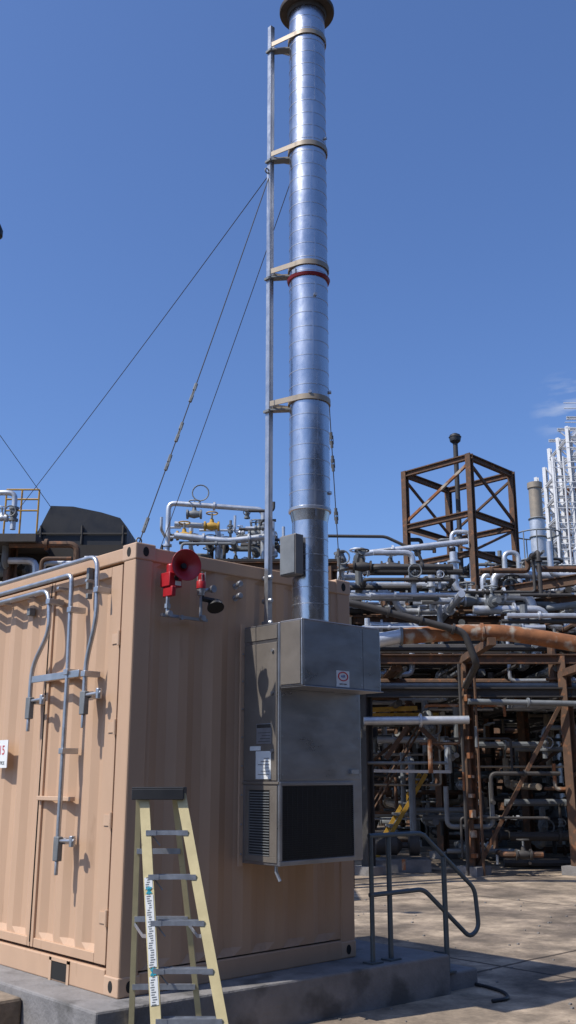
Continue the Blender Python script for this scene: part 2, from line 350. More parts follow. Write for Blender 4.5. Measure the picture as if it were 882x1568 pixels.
for z in (7.65,6.52,5.395,4.215):
    gt.lathe((SX,SY,0),(0,0,1),[(.164,z-.022),(.172,z-.022),(.172,z+.022),(.164,z+.022)],40,cap=False)
    d=Vector((MX-SX,MY-SY,0)).normalized(); s=Vector((-d.y,d.x,0))
    for sg_ in (-1,1):
        p=Vector((SX,SY,z))+s*(.160*sg_)+d*.05; q=Vector((MX,MY,z))+s*(.03*sg_)-d*.01
        gt.beam(p,q,.008,.044)
    gt.beam(Vector((SX,SY,z-.03))+d*.14,Vector((MX,MY,z-.03)),.03,.012)
    g.beam(Vector((SX,SY,z-.05))+d*.10,Vector((MX,MY,z-.05)),.07,.012); g.beam((MX-.03,MY-.035,z-.06),(MX-.03,MY+.03,z-.06),.02,.02)
obj(gt,'collars',TANP,st); obj(g,'collar_gussets',PIPEG,st)
g=G()
g.box((MX-.022,MY-.02,2.35),(MX+.022,MY-.016,7.86)); g.box((MX-.022,MY-.0155,2.35),(MX-.018,MY+.022,7.86)); g.box((MX+.018,MY-.0155,2.35),(MX+.022,MY+.022,7.86)); g.box((MX-.010,MY-.0235,2.36),(MX-.004,MY-.0205,7.85))
obj(g,'strut_mast',GALV,st,smooth=False)
g=G(); 
for z in (2.45,2.62,2.80): g.lathe((MX,-.0,z),(0,-1,0),[(.02,-.0),(.02,.09),(.012,.10)],10)
obj(g,'mast_bolts',GALV,st)
g=G(); g.box((1.15,-.39,2.78),(1.235,-.22,3.09)); obj(g,'junction_box',CABP,st,bevel=.006,smooth=False)
g=G(); g.box((1.143,-.384,2.79),(1.149,-.226,3.08)); obj(g,'junction_box_door',PIPEG,st,bevel=.003,smooth=False)
# ---------------------------------------------------------------- guy wires
gw=empty('guy_wires',(1.2,0,6)); g=G(); gs=G()
def wire(a,b,fit=()):
    a=Vector(a);b=Vector(b); pts=[]
    sag=.012*(a-b).length
    for i in range(13):
        t=i/12; p=a.lerp(b,t); p.z-=sag*4*t*(1-t)*.5; pts.append(p)
    g.tube(pts,.004,6)
    for t0,t1 in fit:
        p=a.lerp(b,t0);q=a.lerp(b,t1); o=Vector((0,0,-sag*4*t0*(1-t0)*.5)); p+=o;q+=o
        d,s,t=frame(q-p); L=(q-p).length
        gs.tube([p+s*.014,q+s*.014],.004,6); gs.tube([p-s*.014,q-s*.014],.004,6)
        gs.tube([p-d*.03,p+d*.03],.013,6); gs.tube([q-d*.03,q+d*.03],.013,6)
wire((MX,MY,6.36),W(-3.166,11,4.34))
wire((MX,MY,6.36),(.06,.06,2.91),((.62,.65),(.72,.75),(.80,.82),(.95,.965)))
wire((SX,SY+.16,6.45),(1.65,2.40,2.90),((.93,.96),))
wire((SX+.16,SY,5.30),(2.08,.05,2.91),((.50,.53),(.58,.61),(.76,.79),(.9,.93)))
for p in ((MX-.04,MY,6.36),(.06,.06,2.93),(2.08,.05,2.93)): gs.ring(p,(0,1,0),.022,.006,12,6)
obj(g,'wires',PIPED,gw); obj(gs,'turnbuckles',PIPEG,gw)
# ---------------------------------------------------------------- alarm horn, strobe
hn=empty('alarm_horn',(.34,-.1,2.7))
ax=Vector((-.22,-.95,-.02)).normalized(); oo=Vector((.325,-.06,2.755))
g=G(); g.lathe(oo,ax,[(.025,0),(.03,.04),(.045,.08),(.085,.115),(.112,.135),(.115,.14),(.108,.138),(.07,.11),(.03,.07),(.01,.06)],28)
g.box((.19,-.14,2.60),(.30,-.03,2.70)); g.box((.20,-.16,2.53),(.235,-.05,2.60)); g.lathe((.245,-.085,2.70),(0,0,1),[(.035,0),(.035,.06),(.02,.07)],14)
obj(g,'horn_and_driver',REDP,hn,bevel=.006)
g=G(); g.lathe(oo+ax*.075,ax,[(.02,0),(.02,.02)],14); g.lathe((.245,-.145,2.66),(0,-1,0),[(.02,0),(.02,.004)],12); obj(g,'horn_throat',BLACK,hn)
g=G(); g.tube([(.215,-.09,2.53),(.215,-.09,2.42)],.014,10); g.box((.20,-.055,2.40),(.60,-.03,2.42)); g.lathe((.215,-.09,2.45),(0,0,1),[(.022,0),(.022,.03)],8); g.lathe((.215,-.10,2.41),(0,-1,0),[(.022,0),(.022,.03)],10); g.lathe((.34,-.07,2.40),(0,-1,0),[(.018,0),(.018,.03)],10)
obj(g,'conduit',GALV,hn)
g=G(); g.box((.24,-.142,2.61),(.29,-.1405,2.64)); obj(g,'label',WHITE,hn,smooth=False)
sb=empty('strobe_beacon',(.52,-.1,2.6))
g=G(); g.lathe((.49,-.11,2.62),(0,0,1),[(.034,0),(.034,.05),(.028,.06)],16); g.lathe((.49,-.11,2.68),(0,0,1),[(.024,0),(.024,.04),(.014,.05)],16); obj(g,'beacon',REDP,sb)
g=G(); g.lathe((.49,-.11,2.57),(0,0,1),[(.024,0),(.03,.03),(.03,.05)],12); g.tube([(.49,-.11,2.57),(.49,-.11,2.40)],.011,8); g.lathe((.56,-.14,2.62),(0,-1,0),[(.026,0),(.026,.03)],12); g.tube([(.49,-.11,2.60),(.56,-.12,2.62)],.015,8); g.lathe((.49,-.12,2.405),(0,-1,0),[(.022,0),(.022,.03)],10)
for a in range(6):
    an=a*math.pi/3; g.tube([(.49+.032*math.cos(an),-.11+.032*math.sin(an),2.67),(.49+.030*math.cos(an),-.11+.030*math.sin(an),2.74)],.0025,5)
obj(g,'bracket',GALV,sb)
g=G(); g.lathe((.60,-.14,2.50),(-.2,-.5,-.8),[(.02,-.05),(.05,-.03),(.06,0),(.062,.012)],18); g.tube([(.50,-.11,2.55),(.60,-.13,2.54)],.02,8); obj(g,'speaker',BLACK,sb)
g=G()
for z in (2.705,2.615):
    g.lathe((.90,.0,z),(-.3,-1,.05),[(.012,0),(.012,.05),(.022,.055),(.024,.09),(.018,.10)],14); g.lathe((.90,.01,z),(0,-1,0),[(.024,0),(.024,.012)],12)
o=obj(g,'conduit_fittings',GALV)
# ---------------------------------------------------------------- stepladder
ld=empty('stepladder',W(-.7,5.9,GZ)); gy=G(); ga=G(); gb=G(); gw_=G(); gc=G()
FL=(W(-.84,5.90,1.23),W(-.655,5.57,GZ+.02)); FR=(W(-.625,5.90,1.23),W(-.262,5.57,GZ+.02))
RL=(W(-.885,6.0,1.23),W(-.935,6.39,GZ+.02)); RR=(W(-.675,6.0,1.23),W(-.505,6.39,GZ+.02))
e1=(W(1,0,0)-W(0,0,0)); e2=(W(0,-1,0)-W(0,0,0))
def rail(ab,w,t):
    a,b=ab; d=(b-a).normalized(); s=(e1-d*e1.dot(d)).normalized(); n=d.cross(s); L=(b-a)/2; c=(a+b)/2
    gy.obox(c,L,s*(w/2),n*.0022)
    gy.obox(c+s*(w/2-.002)-n*(t/2),L,s*.002,n*(t/2)); gy.obox(c-s*(w/2-.002)-n*(t/2),L,s*.002,n*(t/2)); return d,s,n
d,s,n=rail(FL,.056,.03)
fn=n if n.dot(e2)>0 else -n
rail(FR,.056,.03); rail(RL,.032,.022); rail(RR,.032,.022)
for ab,w in ((FL,.07),(FR,.07),(RL,.045),(RR,.045)): gb.obox(ab[1],e1*(w/2),e2*.03,Vector((0,0,.018)))
for i in range(6):
    z=1.019-.234*i; t=(1.23-z)/(1.23-GZ-.02); a=FL[0].lerp(FL[1],t)+e1*.03; b=FR[0].lerp(FR[1],t)-e1*.03
    c=(a+b)/2; h=(b-a)/2
    ga.obox(c-e2*.035,h,e2*.036,Vector((0,0,.002))); ga.obox(c+e2*.004,h,e2*.002,Vector((0,0,.012))); ga.obox(c-e2*.074,h,e2*.002,Vector((0,0,.010)))
    for q in range(4): ga.obox(c-e2*(.01+.018*q)+Vector((0,0,.004)),h,e2*.003,Vector((0,0,.003)))
    ga.obox(a+e2*.006,e1*.03,e2*.003,Vector((0,0,.014))); ga.obox(b+e2*.006,e1*.03,e2*.003,Vector((0,0,.014)))
    if i<5: ga.tube([a-Vector((0,0,.01))-e2*.02,a+e1*.05-Vector((0,0,.07))-e2*.02],.004,5)
for t in (.22,.48,.74,.93):
    ga.beam(RL[0].lerp(RL[1],t),RR[0].lerp(RR[1],t),.02,.03)
for A,B in ((FL,RL),(FR,RR)):
    p=A[0].lerp(A[1],.5);q=B[0].lerp(B[1],.5); m=(p+q)/2-Vector((0,0,.03)); ga.beam(p,m,.004,.02); ga.beam(m,q,.004,.02)
c=(FL[0]+FR[0]+RL[0]+RR[0])/4; 
gb.obox(c+Vector((0,0,.028)),e1*.152,e2*.085,Vector((0,0,.012))); gb.obox(c+e2*.083+Vector((0,0,.0)),e1*.15,e2*.003,Vector((0,0,.03))); gb.obox(c-e2*.083,e1*.15,e2*.003,Vector((0,0,.03)))
gb.obox(c+e1*.149,e1*.003,e2*.08,Vector((0,0,.026))); gb.obox(c-e1*.149,e1*.003,e2*.08,Vector((0,0,.026)))
for t0,t1 in ((.30,.34),(.36,.60),(.63,.72)):
    a=FL[0].lerp(FL[1],t0);b=FL[0].lerp(FL[1],t1); gw_.obox((a+b)/2+fn*.004,(b-a)/2,s*.022,n*.0008)
    k=0
    while k<1: 
        p=a.lerp(b,k+.02); gc.obox(p+fn*.0055+s*random.uniform(-.008,.004),(b-a).normalized()*.0025,s*random.uniform(.006,.013),n*.0005); k+=.012/((b-a).length)
gcy=G()
for t in (.345,.615):
    p=FL[0].lerp(FL[1],t)+fn*.006; 
    for an in (.7,-.7,0): 
        v=(d*math.cos(an)+s*math.sin(an)); gcy.obox(p,v*.022,v.cross(n)*.004,n*.0006)
obj(gy,'rails',YEL,ld,smooth=False); obj(ga,'treads',ALU,ld,smooth=False); obj(gb,'cap_and_feet',BLACK,ld,bevel=.004,smooth=False); obj(gw_,'stickers',WHITE,ld,smooth=False); obj(gc,'sticker_print',PIPEG,ld,smooth=False); obj(gcy,'sticker_marks',CYAN,ld,smooth=False)
# ---------------------------------------------------------------- pad handrail
hr=empty('handrail',(2.5,-.3,0)); g=G(); Yh=-.27
g.tube([(2.02,Yh,.89),(2.62,Yh-.02,.89),(3.17,-.37,.44),(3.19,-.38,.14),(3.08,-.37,.08),(2.62,Yh-.02,.47),(2.02,Yh,.47)],.018,10,.06)
g.tube([(2.24,Yh,0),(2.24,Yh,.89)],.02,10); g.tube([(2.04,Yh,.89),(2.04,Yh,.0)],.018,10); g.tube([(2.83,-.33,-.0),(2.83,-.33,.70)],.021,10)
for x in (2.24,2.04): g.box((x-.06,Yh-.05,0),(x+.06,Yh+.05,.012))
g.box((2.73,-.385,0),(2.739,-.28,.012)); g.box((2.78,-.38,-.15),(2.88,-.28,-.138)); g.tube([(2.83,-.33,0),(2.83,-.33,-.15)],.022,10)
obj(g,'tubes',RAIL,hr)
g=G(); g.tube([W(1.40,8.5,GZ+.015),W(1.55,8.35,GZ+.015),W(1.66,8.12,GZ+.015),W(1.64,7.9,GZ+.015),W(1.50,7.82,GZ+.015)],.013,8,.14); obj(g,'hose',BLACK)
g=G()
for i in range(150):
    p=W(random.uniform(-.2,6),random.uniform(6.9,14),GZ+.004); q=random.uniform(.004,.013); g.obox(p,Vector((q,0,0)),Vector((0,q*.8,0)),Vector((0,0,q*.6)))
obj(g,'loose_gravel',CONC)
# ---------------------------------------------------------------- pipe helpers for plant
class Kit:
    def __init__(s,name,loc): s.e=empty(name,loc); s.g={}
    def __getitem__(s,m):
        if m.name not in s.g: s.g[m.name]=(G(),m)
        return s.g[m.name][0]
    def done(s,pref):
        for k,(g,m) in s.g.items(): obj(g,pref+'_'+k,m,s.e)
def flange(g,p,ax,r): g.lathe(p,ax,[(r*1.7,-.018),(r*1.7,.018)],12)
def valve(k,p,ax,r,m,wheel=True):
    p=Vector(p);ax=Vector(ax).normalized(); L=r*2.6
    g=k[m]; g.lathe(p-ax*L,ax,[(r*1.7,0),(r*1.7,.03),(r*1.05,.04),(r*1.5,L),(r*1.05,2*L-.04),(r*1.7,2*L-.03),(r*1.7,2*L)],12)
    up=Vector((0,0,1)) if abs(ax.z)<.7 else (W(0,-1,0)-W(0,0,0))
    k[PIPEG].tube([p,p+up*(r*4.5)],r*.35,6); g.lathe(p+up*r,up,[(r*.9,0),(r*.6,r*1.5)],10)
    if wheel: k[m].ring(p+up*(r*4.5),up,r*1.9,r*.25,14,5)
U_=Vector((0,0,1)); ER=(W(1,0,0)-W(0,0,0)); EF=(W(0,1,0)-W(0,0,0))
def pipe(k,m,pts,r,seg=9,fl=True):
    P=[W(*p) for p in pts]; k[m].tube(P,r,seg,r*2.6)
    if fl:
        for i in range(len(P)-1):
            d=P[i+1]-P[i]
            if d.length>.8:
                t=random.uniform(.2,.8); flange(k[m],P[i].lerp(P[i+1],t),d,r)
def clutter(k,n,rr,ff,zz,rad_=(.025,.09),mats=None,vp=.25,lenr=(.6,3.),axes='rrfz'):
    mats=mats or [PIPES,PIPES,PIPEG,PIPED,BROWN]
    for i in range(n):
        m=random.choice(mats); r=random.uniform(*rad_); 
        p=[random.uniform(*rr),random.uniform(*ff),zz[0]+(zz[1]-zz[0])*random.random()**1.2]
        pts=[tuple(p)]; ax_=random.choice(axes)
        for s_ in range(random.choice((1,2,2,3,3))):
            L=random.uniform(*lenr)*(.5 if ax_=='z' else 1)*random.choice((-1,1))
            if ax_=='r': p[0]=min(max(p[0]+L,rr[0]),rr[1])
            elif ax_=='f': p[1]=min(max(p[1]+L,ff[0]),ff[1])
            else: p[2]=min(max(p[2]+L,zz[0]),zz[1])
            if (Vector(p)-Vector(pts[-1])).length>r*3: pts.append(tuple(p))
            ax_=random.choice([c for c in 'rfz' if c!=ax_])
        if len(pts)<2: continue
        pipe(k,m,pts,r)
        if random.random()<vp:
            a=W(*pts[0]);b=W(*pts[1]); valve(k,a.lerp(b,.5),b-a,r*1.15,random.choice([m,m,PIPEG,PIPED,BROWN] if random.random()<.3 else [m,PIPEG]))
# ---------------------------------------------------------------- main pipe rack
pr=Kit('pipe_rack',W(5,20,GZ))
cols_r=[-.6,1.35,3.11,4.85,6.7,8.6,10.5]; cols_f=[17.2,20.5,24,28]
for r in cols_r:
    for f in cols_f:
        top=4.55 if f>17.3 else 3.35
        m=BROWN if random.random()<.6 else PIPED
        p=W(r,f,GZ); q=W(r,f,top); pr[m].ibeam(p,q,.16,.18)
        pr[CONC].box((p.x-.2,p.y-.2,GZ-.05),(p.x+.2,p.y+.2,GZ+.14))
for f in cols_f:
    for z in (2.72,3.3) if f<17.5 else (2.72,3.5,4.5):
        pr[BROWN if z>3 else PIPED].ibeam(W(-.8,f,z),W(10.8,f,z),.13,.17)
for r in cols_r:
    for z in (2.72,3.3,4.5):
        pr[PIPED].ibeam(W(r,17.2 if z<4 else 20.5,z),W(r,28.4,z),.13,.16)
for i,r in enumerate(cols_r[:-1]):
    for f in cols_f:
        if random.random()<.5: pr[BROWN].beam(W(r,f,random.choice((GZ,1.3))),W(cols_r[i+1],f,2.7),.06,.06)
f=18.6
while f<30:
    pr[DECK].beam(W(-.8,f,3.42),W(11,f,3.42),.24,.06); f+=.42
f=21.0
while f<31:
    pr[DECK].beam(W(-.8,f,4.62),W(11,f,4.62),.26,.05); f+=.40
for i in range(26):
    z=random.choice((2.85,2.9,3.0,3.55,3.62,4.72,4.78)); f=random.uniform(17.3,27); r=random.uniform(.03,.09)
    pipe(pr,random.choice([PIPES,PIPES,PIPEG,PIPED,BROWN]),[(random.uniform(-.8,2),f if z<4 else max(f,20.6),z),(random.uniform(7,11),f if z<4 else max(f,20.6),z)],r)
for i in range(22):
    z=random.choice((2.55,3.15,3.2,4.35,4.72)); r0=random.uniform(1,10); r=random.uniform(.03,.08)
    pipe(pr,random.choice([PIPES,PIPEG,PIPED,BROWN]),[(r0,17.3 if z<4 else 20.6,z),(r0,29,z)],r)
pipe(pr,PIPES,[(1.1,20,5.53),(1.47,20,5.56),(1.50,20,5.82),(3.80,20,6.10)],.065,12); valve(pr,W(1.5,20,5.72),U_,.06,PIPES,False)
pipe(pr,PIPED,[(.3,20,6.22),(2.06,20,6.20),(2.74,20,5.87),(2.9,20,5.4)],.035,8,False)
pipe(pr,PIPES,[(1.4,20,5.0),(2.2,20,4.98),(2.3,20,4.6),(3.6,20,4.6)],.07,12)
pipe(pr,PIPES,[(1.2,19.7,4.85),(3.1,19.7,4.80),(3.1,19.7,4.45),(3.1,19.7,3.5)],.06,12)
pipe(pr,PIPES,[(3.4,19.5,5.75),(3.4,19.5,4.9),(4.2,19.5,4.9),(4.2,19.5,5.3),(5.4,19.5,5.25)],.08,12)
pipe(pr,PIPES,[(3.9,19,4.75),(4.75,19,4.76),(4.85,19,4.45),(4.85,19,3.6)],.10,14)
pipe(pr,PIPES,[(3.6,18.7,4.42),(4.95,18.7,4.42),(5.05,18.7,4.1),(6.4,18.7,4.05)],.085,14)
pipe(pr,PIPES,[(1.5,18.9,4.15),(2.6,18.9,4.12),(2.6,18.9,3.7)],.07,12); pipe(pr,PIPES,[(5.3,19.2,5.9),(5.3,19.2,5.2),(6.4,19.2,5.2)],.06,12)
pipe(pr,PIPES,[(2.9,19.3,5.4),(2.9,19.3,4.5)],.07,12); pipe(pr,PIPES,[(3.5,20.2,6.0),(3.5,20.2,6.35),(3.9,20.2,6.35),(3.9,20.2,5.1)],.05,12); pipe(pr,PIPES,[(4.6,20.2,5.0),(4.6,20.2,5.9),(4.9,20.2,5.9),(4.9,20.2,5.0)],.055,12)
pipe(pr,PIPEG,[(5.1,19,4.5),(6.6,18.4,4.6)],.07,12)
pr[BROWN].ibeam(W(3.9,20,4.93),W(6.6,17.2,4.95),.13,.2); pr[BROWN].ibeam(W(3.4,20,4.62),W(6.6,18.5,4.68),.13,.18)
pipe(pr,PIPES,[(1.30,17.0,2.22),(3.1,17.0,2.24)],.07,12); pipe(pr,PIPEG,[(3.1,17.0,2.55),(5.6,17.0,2.5)],.05,10)
pr[YELP].beam(W(1.2,18,2.46),W(2.35,18,2.50),.08,.08); pr[YELP].beam(W(1.2,19,2.44),W(3.0,19,2.45),.06,.06)
pr[WHT].beam(W(1.3,17.6,1.40),W(2.85,17.6,1.38),.05,.05)
for df in (0,.8):
    pr[YELP].beam(W(1.45,18.2+df,GZ),W(2.5,18.2+df,1.35),.03,.07); pr[BROWN].tube([W(1.45,18.2+df,.6),W(2.5,18.2+df,2.25)],.02,6)
for i in range(8):
    t=(i+.5)/8; pr[PIPEG].beam(W(1.45+1.05*t,18.2,GZ+1.63*t),W(1.45+1.05*t,19.0,GZ+1.63*t),.2,.03)
pr[BROWN].beam(W(1.7,17.4,1.6),W(2.1,17.4,2.15),.05,.08); pr[BROWN].beam(W(2.3,17.4,2.15),W(2.7,17.4,1.75),.05,.08)
for z in [x*.32 for x in range(0,10)]: pr[RUST].box(tuple(W(3.09,17.08,z)-Vector((.05,.05,0))),tuple(W(3.11,17.06,z)+Vector((.05,.05,random.uniform(.03,.12)))))
pr[BROWN].tube([W(3.24,17.05,GZ),W(3.24,17.05,3.2)],.025,6); pr[PIPED].tube([W(2.98,17.05,GZ),W(2.98,17.05,3.2)],.03,6)
clutter(pr,130,(1.0,7.0),(18.3,25),(4.65,5.5),(.025,.075),[PIPES,PIPES,PIPES,PIPEG,PIPED,BROWN],.35,(.4,2.2))
clutter(pr,34,(2.6,6.6),(20,25),(5.3,6.5),(.02,.06),[PIPES,PIPEG,PIPED,BROWN],.3,(.3,1.3))
clutter(pr,130,(.8,8.5),(17.4,24),(2.6,4.6),(.025,.085),[PIPES,PIPES,PIPES,PIPEG,PIPED,BROWN],.3,(.5,2.6))
clutter(pr,120,(.8,9.5),(18.0,28),(GZ+.1,2.7),(.02,.07),[PIPEG,PIPEG,PIPED,PIPED,BROWN,PIPES],.35,(.4,2.2))
clutter(pr,110,(.8,9.5),(17.6,28),(GZ+.1,2.7),(.02,.08),[PIPEG,PIPED,PIPED,BROWN,BROWN,TANP],.4,(1.,3.0),'zzzr')
clutter(pr,22,(1.2,6.5),(16.9,17.6),(GZ+.1,2.5),(.02,.045),[PIPEG,PIPED,BROWN,PIPED,RUST],.4,(.5,1.6),'zzr')
for z in (5.1,5.65): pr[PIPED].tube([W(4.6,20.4,z),W(10,20.4,z)],.02,6)
r=4.6
while r<10: pr[PIPED].tube([W(r,20.4,4.6),W(r,20.4,5.65)],.02,6); r+=.9
pr.done('rack')
rp=Kit('rusty_pipeline',W(3,15,3.3))
rp[RUST].tube([W(1.75,15,3.40),W(2.62,15,3.46),W(3.33,15,3.46),W(4.0,15,3.36),W(6.2,15,2.98)],.125,18,.25)
rp[PIPES].tube([W(.2,15,3.28),W(1.2,15,3.30),W(1.75,15,3.40)],.11,18,.2)
for p in ((1.75,15,3.40),(3.0,15,3.46),(4.6,15,3.256)): flange(rp[PIPEG if p[0]<2 else RUST],W(*p),ER,.087)
for r in (.9,6.1):
    zz=3.3 if r<5.2 else 2.85
    rp[BROWN].ibeam(W(r,15.25,GZ),W(r,15.25,zz-.2),.12,.12)
rp[BROWN].beam(W(.9,15.1,3.14),W(.9,17.2,3.14),.1,.1); rp[BROWN].beam(W(3.11,14.8,3.30),W(3.11,17.3,3.30),.12,.12); rp[BROWN].beam(W(4.85,14.8,3.05),W(4.85,17.3,3.05),.12,.12)
rp.done('line')
bp=Kit('black_pipeline',W(2,14.8,3.6))
bp[PIPED].tube([W(.2,14.8,4.0),W(1.05,14.8,3.87),W(2.69,14.8,3.44),W(2.86,14.8,2.95),W(3.05,16.9,2.8)],.055,12,.12)
for t in (.3,.6,.9): flange(bp[PIPED],W(1.05+1.64*t,14.8,3.87-.43*t),ER-U_*.26,.05)
bp.done('line')
tf=Kit('steel_tower_frame',W(3.9,21,6)); A=(3.92,20.0);B=(2.68,21.3);C=(5.12,21.3);D=(3.88,22.6); zt=7.98
for i,(a,b) in enumerate(((A,B),(A,C),(B,D),(C,D))):
    for z in (zt,6.72,5.85): tf[BROWN].ibeam(W(*a,z),W(*b,z),.10,.13)
    if i<2:
        tf[BROWN if i else RUST].beam(W(*b,6.85),W(*a,7.85),.05,.06); tf[BROWN].beam(W(*a,5.9),W(*b,6.65),.05,.05)
    else: tf[BROWN].beam(W(*b,6.85),W(*a,7.85),.05,.05)
for i,a in enumerate((A,B,C,D)): tf[BROWN].ibeam(W(*a,4.6),W(*a,zt+.07),.13,.12)
tf[PIPED].tube([W(3.82,21,4.6),W(3.82,21,8.62)],.055,10); tf[BLACK].lathe(W(3.82,21,8.62),(0,0,1),[(.05,0),(.12,.06),(.135,.14),(.12,.21),(.05,.25)],16); tf[PIPED].ring(W(3.82,21,8.78),(0,0,1),.135,.012,16,5)
tf.done('frame')
vs=Kit('vent_stack',W(7.95,30,GZ)); vs[PIPES].lathe(W(7.95,30,0),(0,0,1),[(.24,GZ),(.24,9.2)],20); vs[TANP].lathe(W(7.95,30,0),(0,0,1),[(.205,9.2),(.205,10.2),(.24,10.22),(.24,10.4)],20)
for z in (7.6,8.6,9.2): vs[PIPEG].ring(W(7.95,30,z),(0,0,1),.25,.03,20,6)
for z in (7.8,): 
    vs[PIPEG].ring(W(7.95,30,z),(0,0,1),.7,.03,18,5); vs[PIPEG].ring(W(7.95,30,z+.9),(0,0,1),.7,.025,18,5); vs[DECK].lathe(W(7.95,30,z-.03),(0,0,1),[(.7,0),(.7,.03)],18)
    for a in range(10): vs[PIPEG].tube([W(7.95+.7*math.cos(a*.628),30+.7*math.sin(a*.628),z),W(7.95+.7*math.cos(a*.628),30+.7*math.sin(a*.628),z+.9)],.02,5)
vs.done('stack')
lt=Kit('lattice_tower',W(13,40,GZ)); lr=[11.5,12.2,13.2,15.0]; lf=[40,41.5,43]
top={11.5:14.6,12.2:16.0,13.2:16.6,15.0:16.6}
for r in lr:
    for f in lf: lt[WHT].ibeam(W(r,f,GZ),W(r,f,top[r]),.16,.16)
z=2.
while z<16.7:
    ri=0 if z<14.6 else 1
    for f in lf: lt[WHT].ibeam(W(lr[ri],f,z),W(15,f,z),.10,.12)
    for r in lr: 
        if z<top[r]: lt[WHT].ibeam(W(r,40,z),W(r,43,z),.10,.12)
    if z<15.6:
        for i in range(ri,3):
            for f in lf:
                if random.random()<.7: lt[WHT].beam(W(lr[i],f,z),W(lr[i+1],f,z+.9),.05,.05)
                if random.random()<.7: lt[WHT].beam(W(lr[i+1],f,z),W(lr[i],f,z+.9),.05,.05)
    for q in (.3,.55): lt[WHT].tube([W(lr[ri]-.2,39.6,z+q),W(15,39.6,z+q)],.022,5)
    z+=.9
for r in (11.35,11.8,12.6): 
    lt[WHT].tube([W(r,39.6,GZ),W(r,39.6,14.5)],.045,6)
lt[PIPES].lathe(W(14.0,41.9,0),(0,0,1),[(.8,GZ),(.8,14.5),(.5,15)],20)
for i in range(12):
    r=random.uniform(11.6,14.8); f=random.uniform(39.9,42.8); z=random.uniform(8,14)
    lt[random.choice((PIPES,PIPES,PIPEG,RUST))].tube([W(r,f,GZ),W(r,f,z),W(min(r+1.2,15),f,z)],random.uniform(.05,.12),8,.3)
lt.done('tower')
for i,(r,f,rad0,zt_) in enumerate(((4.6,30,.7,3.6),(7.4,29.5,.5,4.3),(10.5,31,.9,4.8),(2.2,31,.6,3.3),(12.6,34,.8,6.0))):
    kv=Kit('process_vessel',W(r,f,GZ)); m=[PIPEG,PIPED,PIPEG,PIPED,PIPES][i]
    kv[m].lathe(W(r,f,0),(0,0,1),[(rad0*.8,GZ),(rad0,GZ+.3),(rad0,zt_-.4),(rad0*.7,zt_-.08),(rad0*.2,zt_)],24)
    kv[PIPES].tube([W(r,f,zt_),W(r,f,zt_+.4),W(r+.8,f,zt_+.4),W(r+.8,f,.5)],.09,8,.2); kv[PIPED].ring(W(r,f,zt_*.5),(0,0,1),rad0+.03,.05,24,6)
    for q in range(3): kv[PIPEG].ring(W(r,f-rad0,.5+q),(0,0,1),.3,.02,12,4)
    kv.done('vessel')
fr=Kit('far_pipe_rack',W(8,36,GZ))
for r in range(-2,20,3):
    for f in (33,36.5): fr[BROWN].ibeam(W(r,f,GZ),W(r,f,6.2),.25,.25)
for z in (2.5,3.6,4.8,6.0):
    for f in (33,34.5,36.5): fr[PIPED].ibeam(W(-3,f,z),W(20,f,z),.2,.25)
    for q in range(6): fr[random.choice([PIPES,PIPEG,PIPED,BROWN])].tube([W(-3,33.2+q*.5,z+.25),W(20,33.2+q*.5,z+.25)],random.uniform(.06,.16),8)
clutter(fr,150,(-1,18),(32.8,37),(GZ+.1,6.3),(.05,.13),[PIPEG,PIPED,PIPED,BROWN,PIPES],.25,(.8,3.5))
clutter(fr,50,(3,17),(33,37),(6.0,7.6),(.04,.09),[PIPEG,PIPES,BROWN],.2,(.6,2.5))
fr.done('rack')
bs=empty('process_building',W(8,41,GZ)); g=G()
g.obox(W(5,42,2.0),ER*15,EF*2.5,U_*2.3); obj(g,'walls',DECK,bs,smooth=False)
g=G()
for i in range(75): g.beam(W(-9.6+i*.4,39.47,GZ),W(-9.6+i*.4,39.47,4.2),.08,.05)
g.obox(W(5,42,4.42),ER*15.4,EF*2.9,U_*.1); obj(g,'cladding_and_roof',PIPED,bs,smooth=False)
for (r,f) in ((1.9,17.9),(5.6,18.2),(7.2,18.0)):
    kp=Kit('pump_skid',W(r,f,GZ)); kp[CONC].obox(W(r,f,GZ+.1),ER*.55,EF*.3,U_*.1); kp[PIPED].lathe(W(r-.4,f,GZ+.42),ER,[(.12,0),(.16,.03),(.16,.4),(.1,.45),(.05,.5),(.05,.6),(.17,.62),(.17,.78),(.06,.8)],14)
    kp[PIPEG].tube([W(r+.3,f,GZ+.45),W(r+.3,f,1.6),W(r+.3,f+1,1.6)],.06,8,.15); kp.done('pump')
# unseen building added behind the camera to block sky light
wh=empty('sky_blocker_building',(2,-19,GZ)); g=G(); g.box((-16,-24,GZ-.05),(18,-12.1,8.4)); obj(g,'walls',CLAD,wh,smooth=False)
g=G(); g.corr((-16,-12.0,0),(1,0,0),(0,1,0),34,GZ,8.3,pitch=.6,dep=.06); g.box((-16.3,-24.3,8.4),(18.3,-11.8,8.55)); obj(g,'cladding_and_roof',CLAD,wh,smooth=False)
g=G()
for x in (-9,0,9):
    g.box((x-2,-11.98,GZ),(x+2,-11.93,3.8))
    for k in range(12): g.box((x-1.95,-11.925,GZ+.1+k*.3),(x+1.95,-11.90,GZ+.32+k*.3))
obj(g,'roller_doors',PIPEG,wh,smooth=False)
g=G()
for x in (-13,-4.5,4.5,13): g.box((x-1,-11.98,4.6),(x+1,-11.94,5.6))
obj(g,'windows',GRILL,wh,smooth=False)
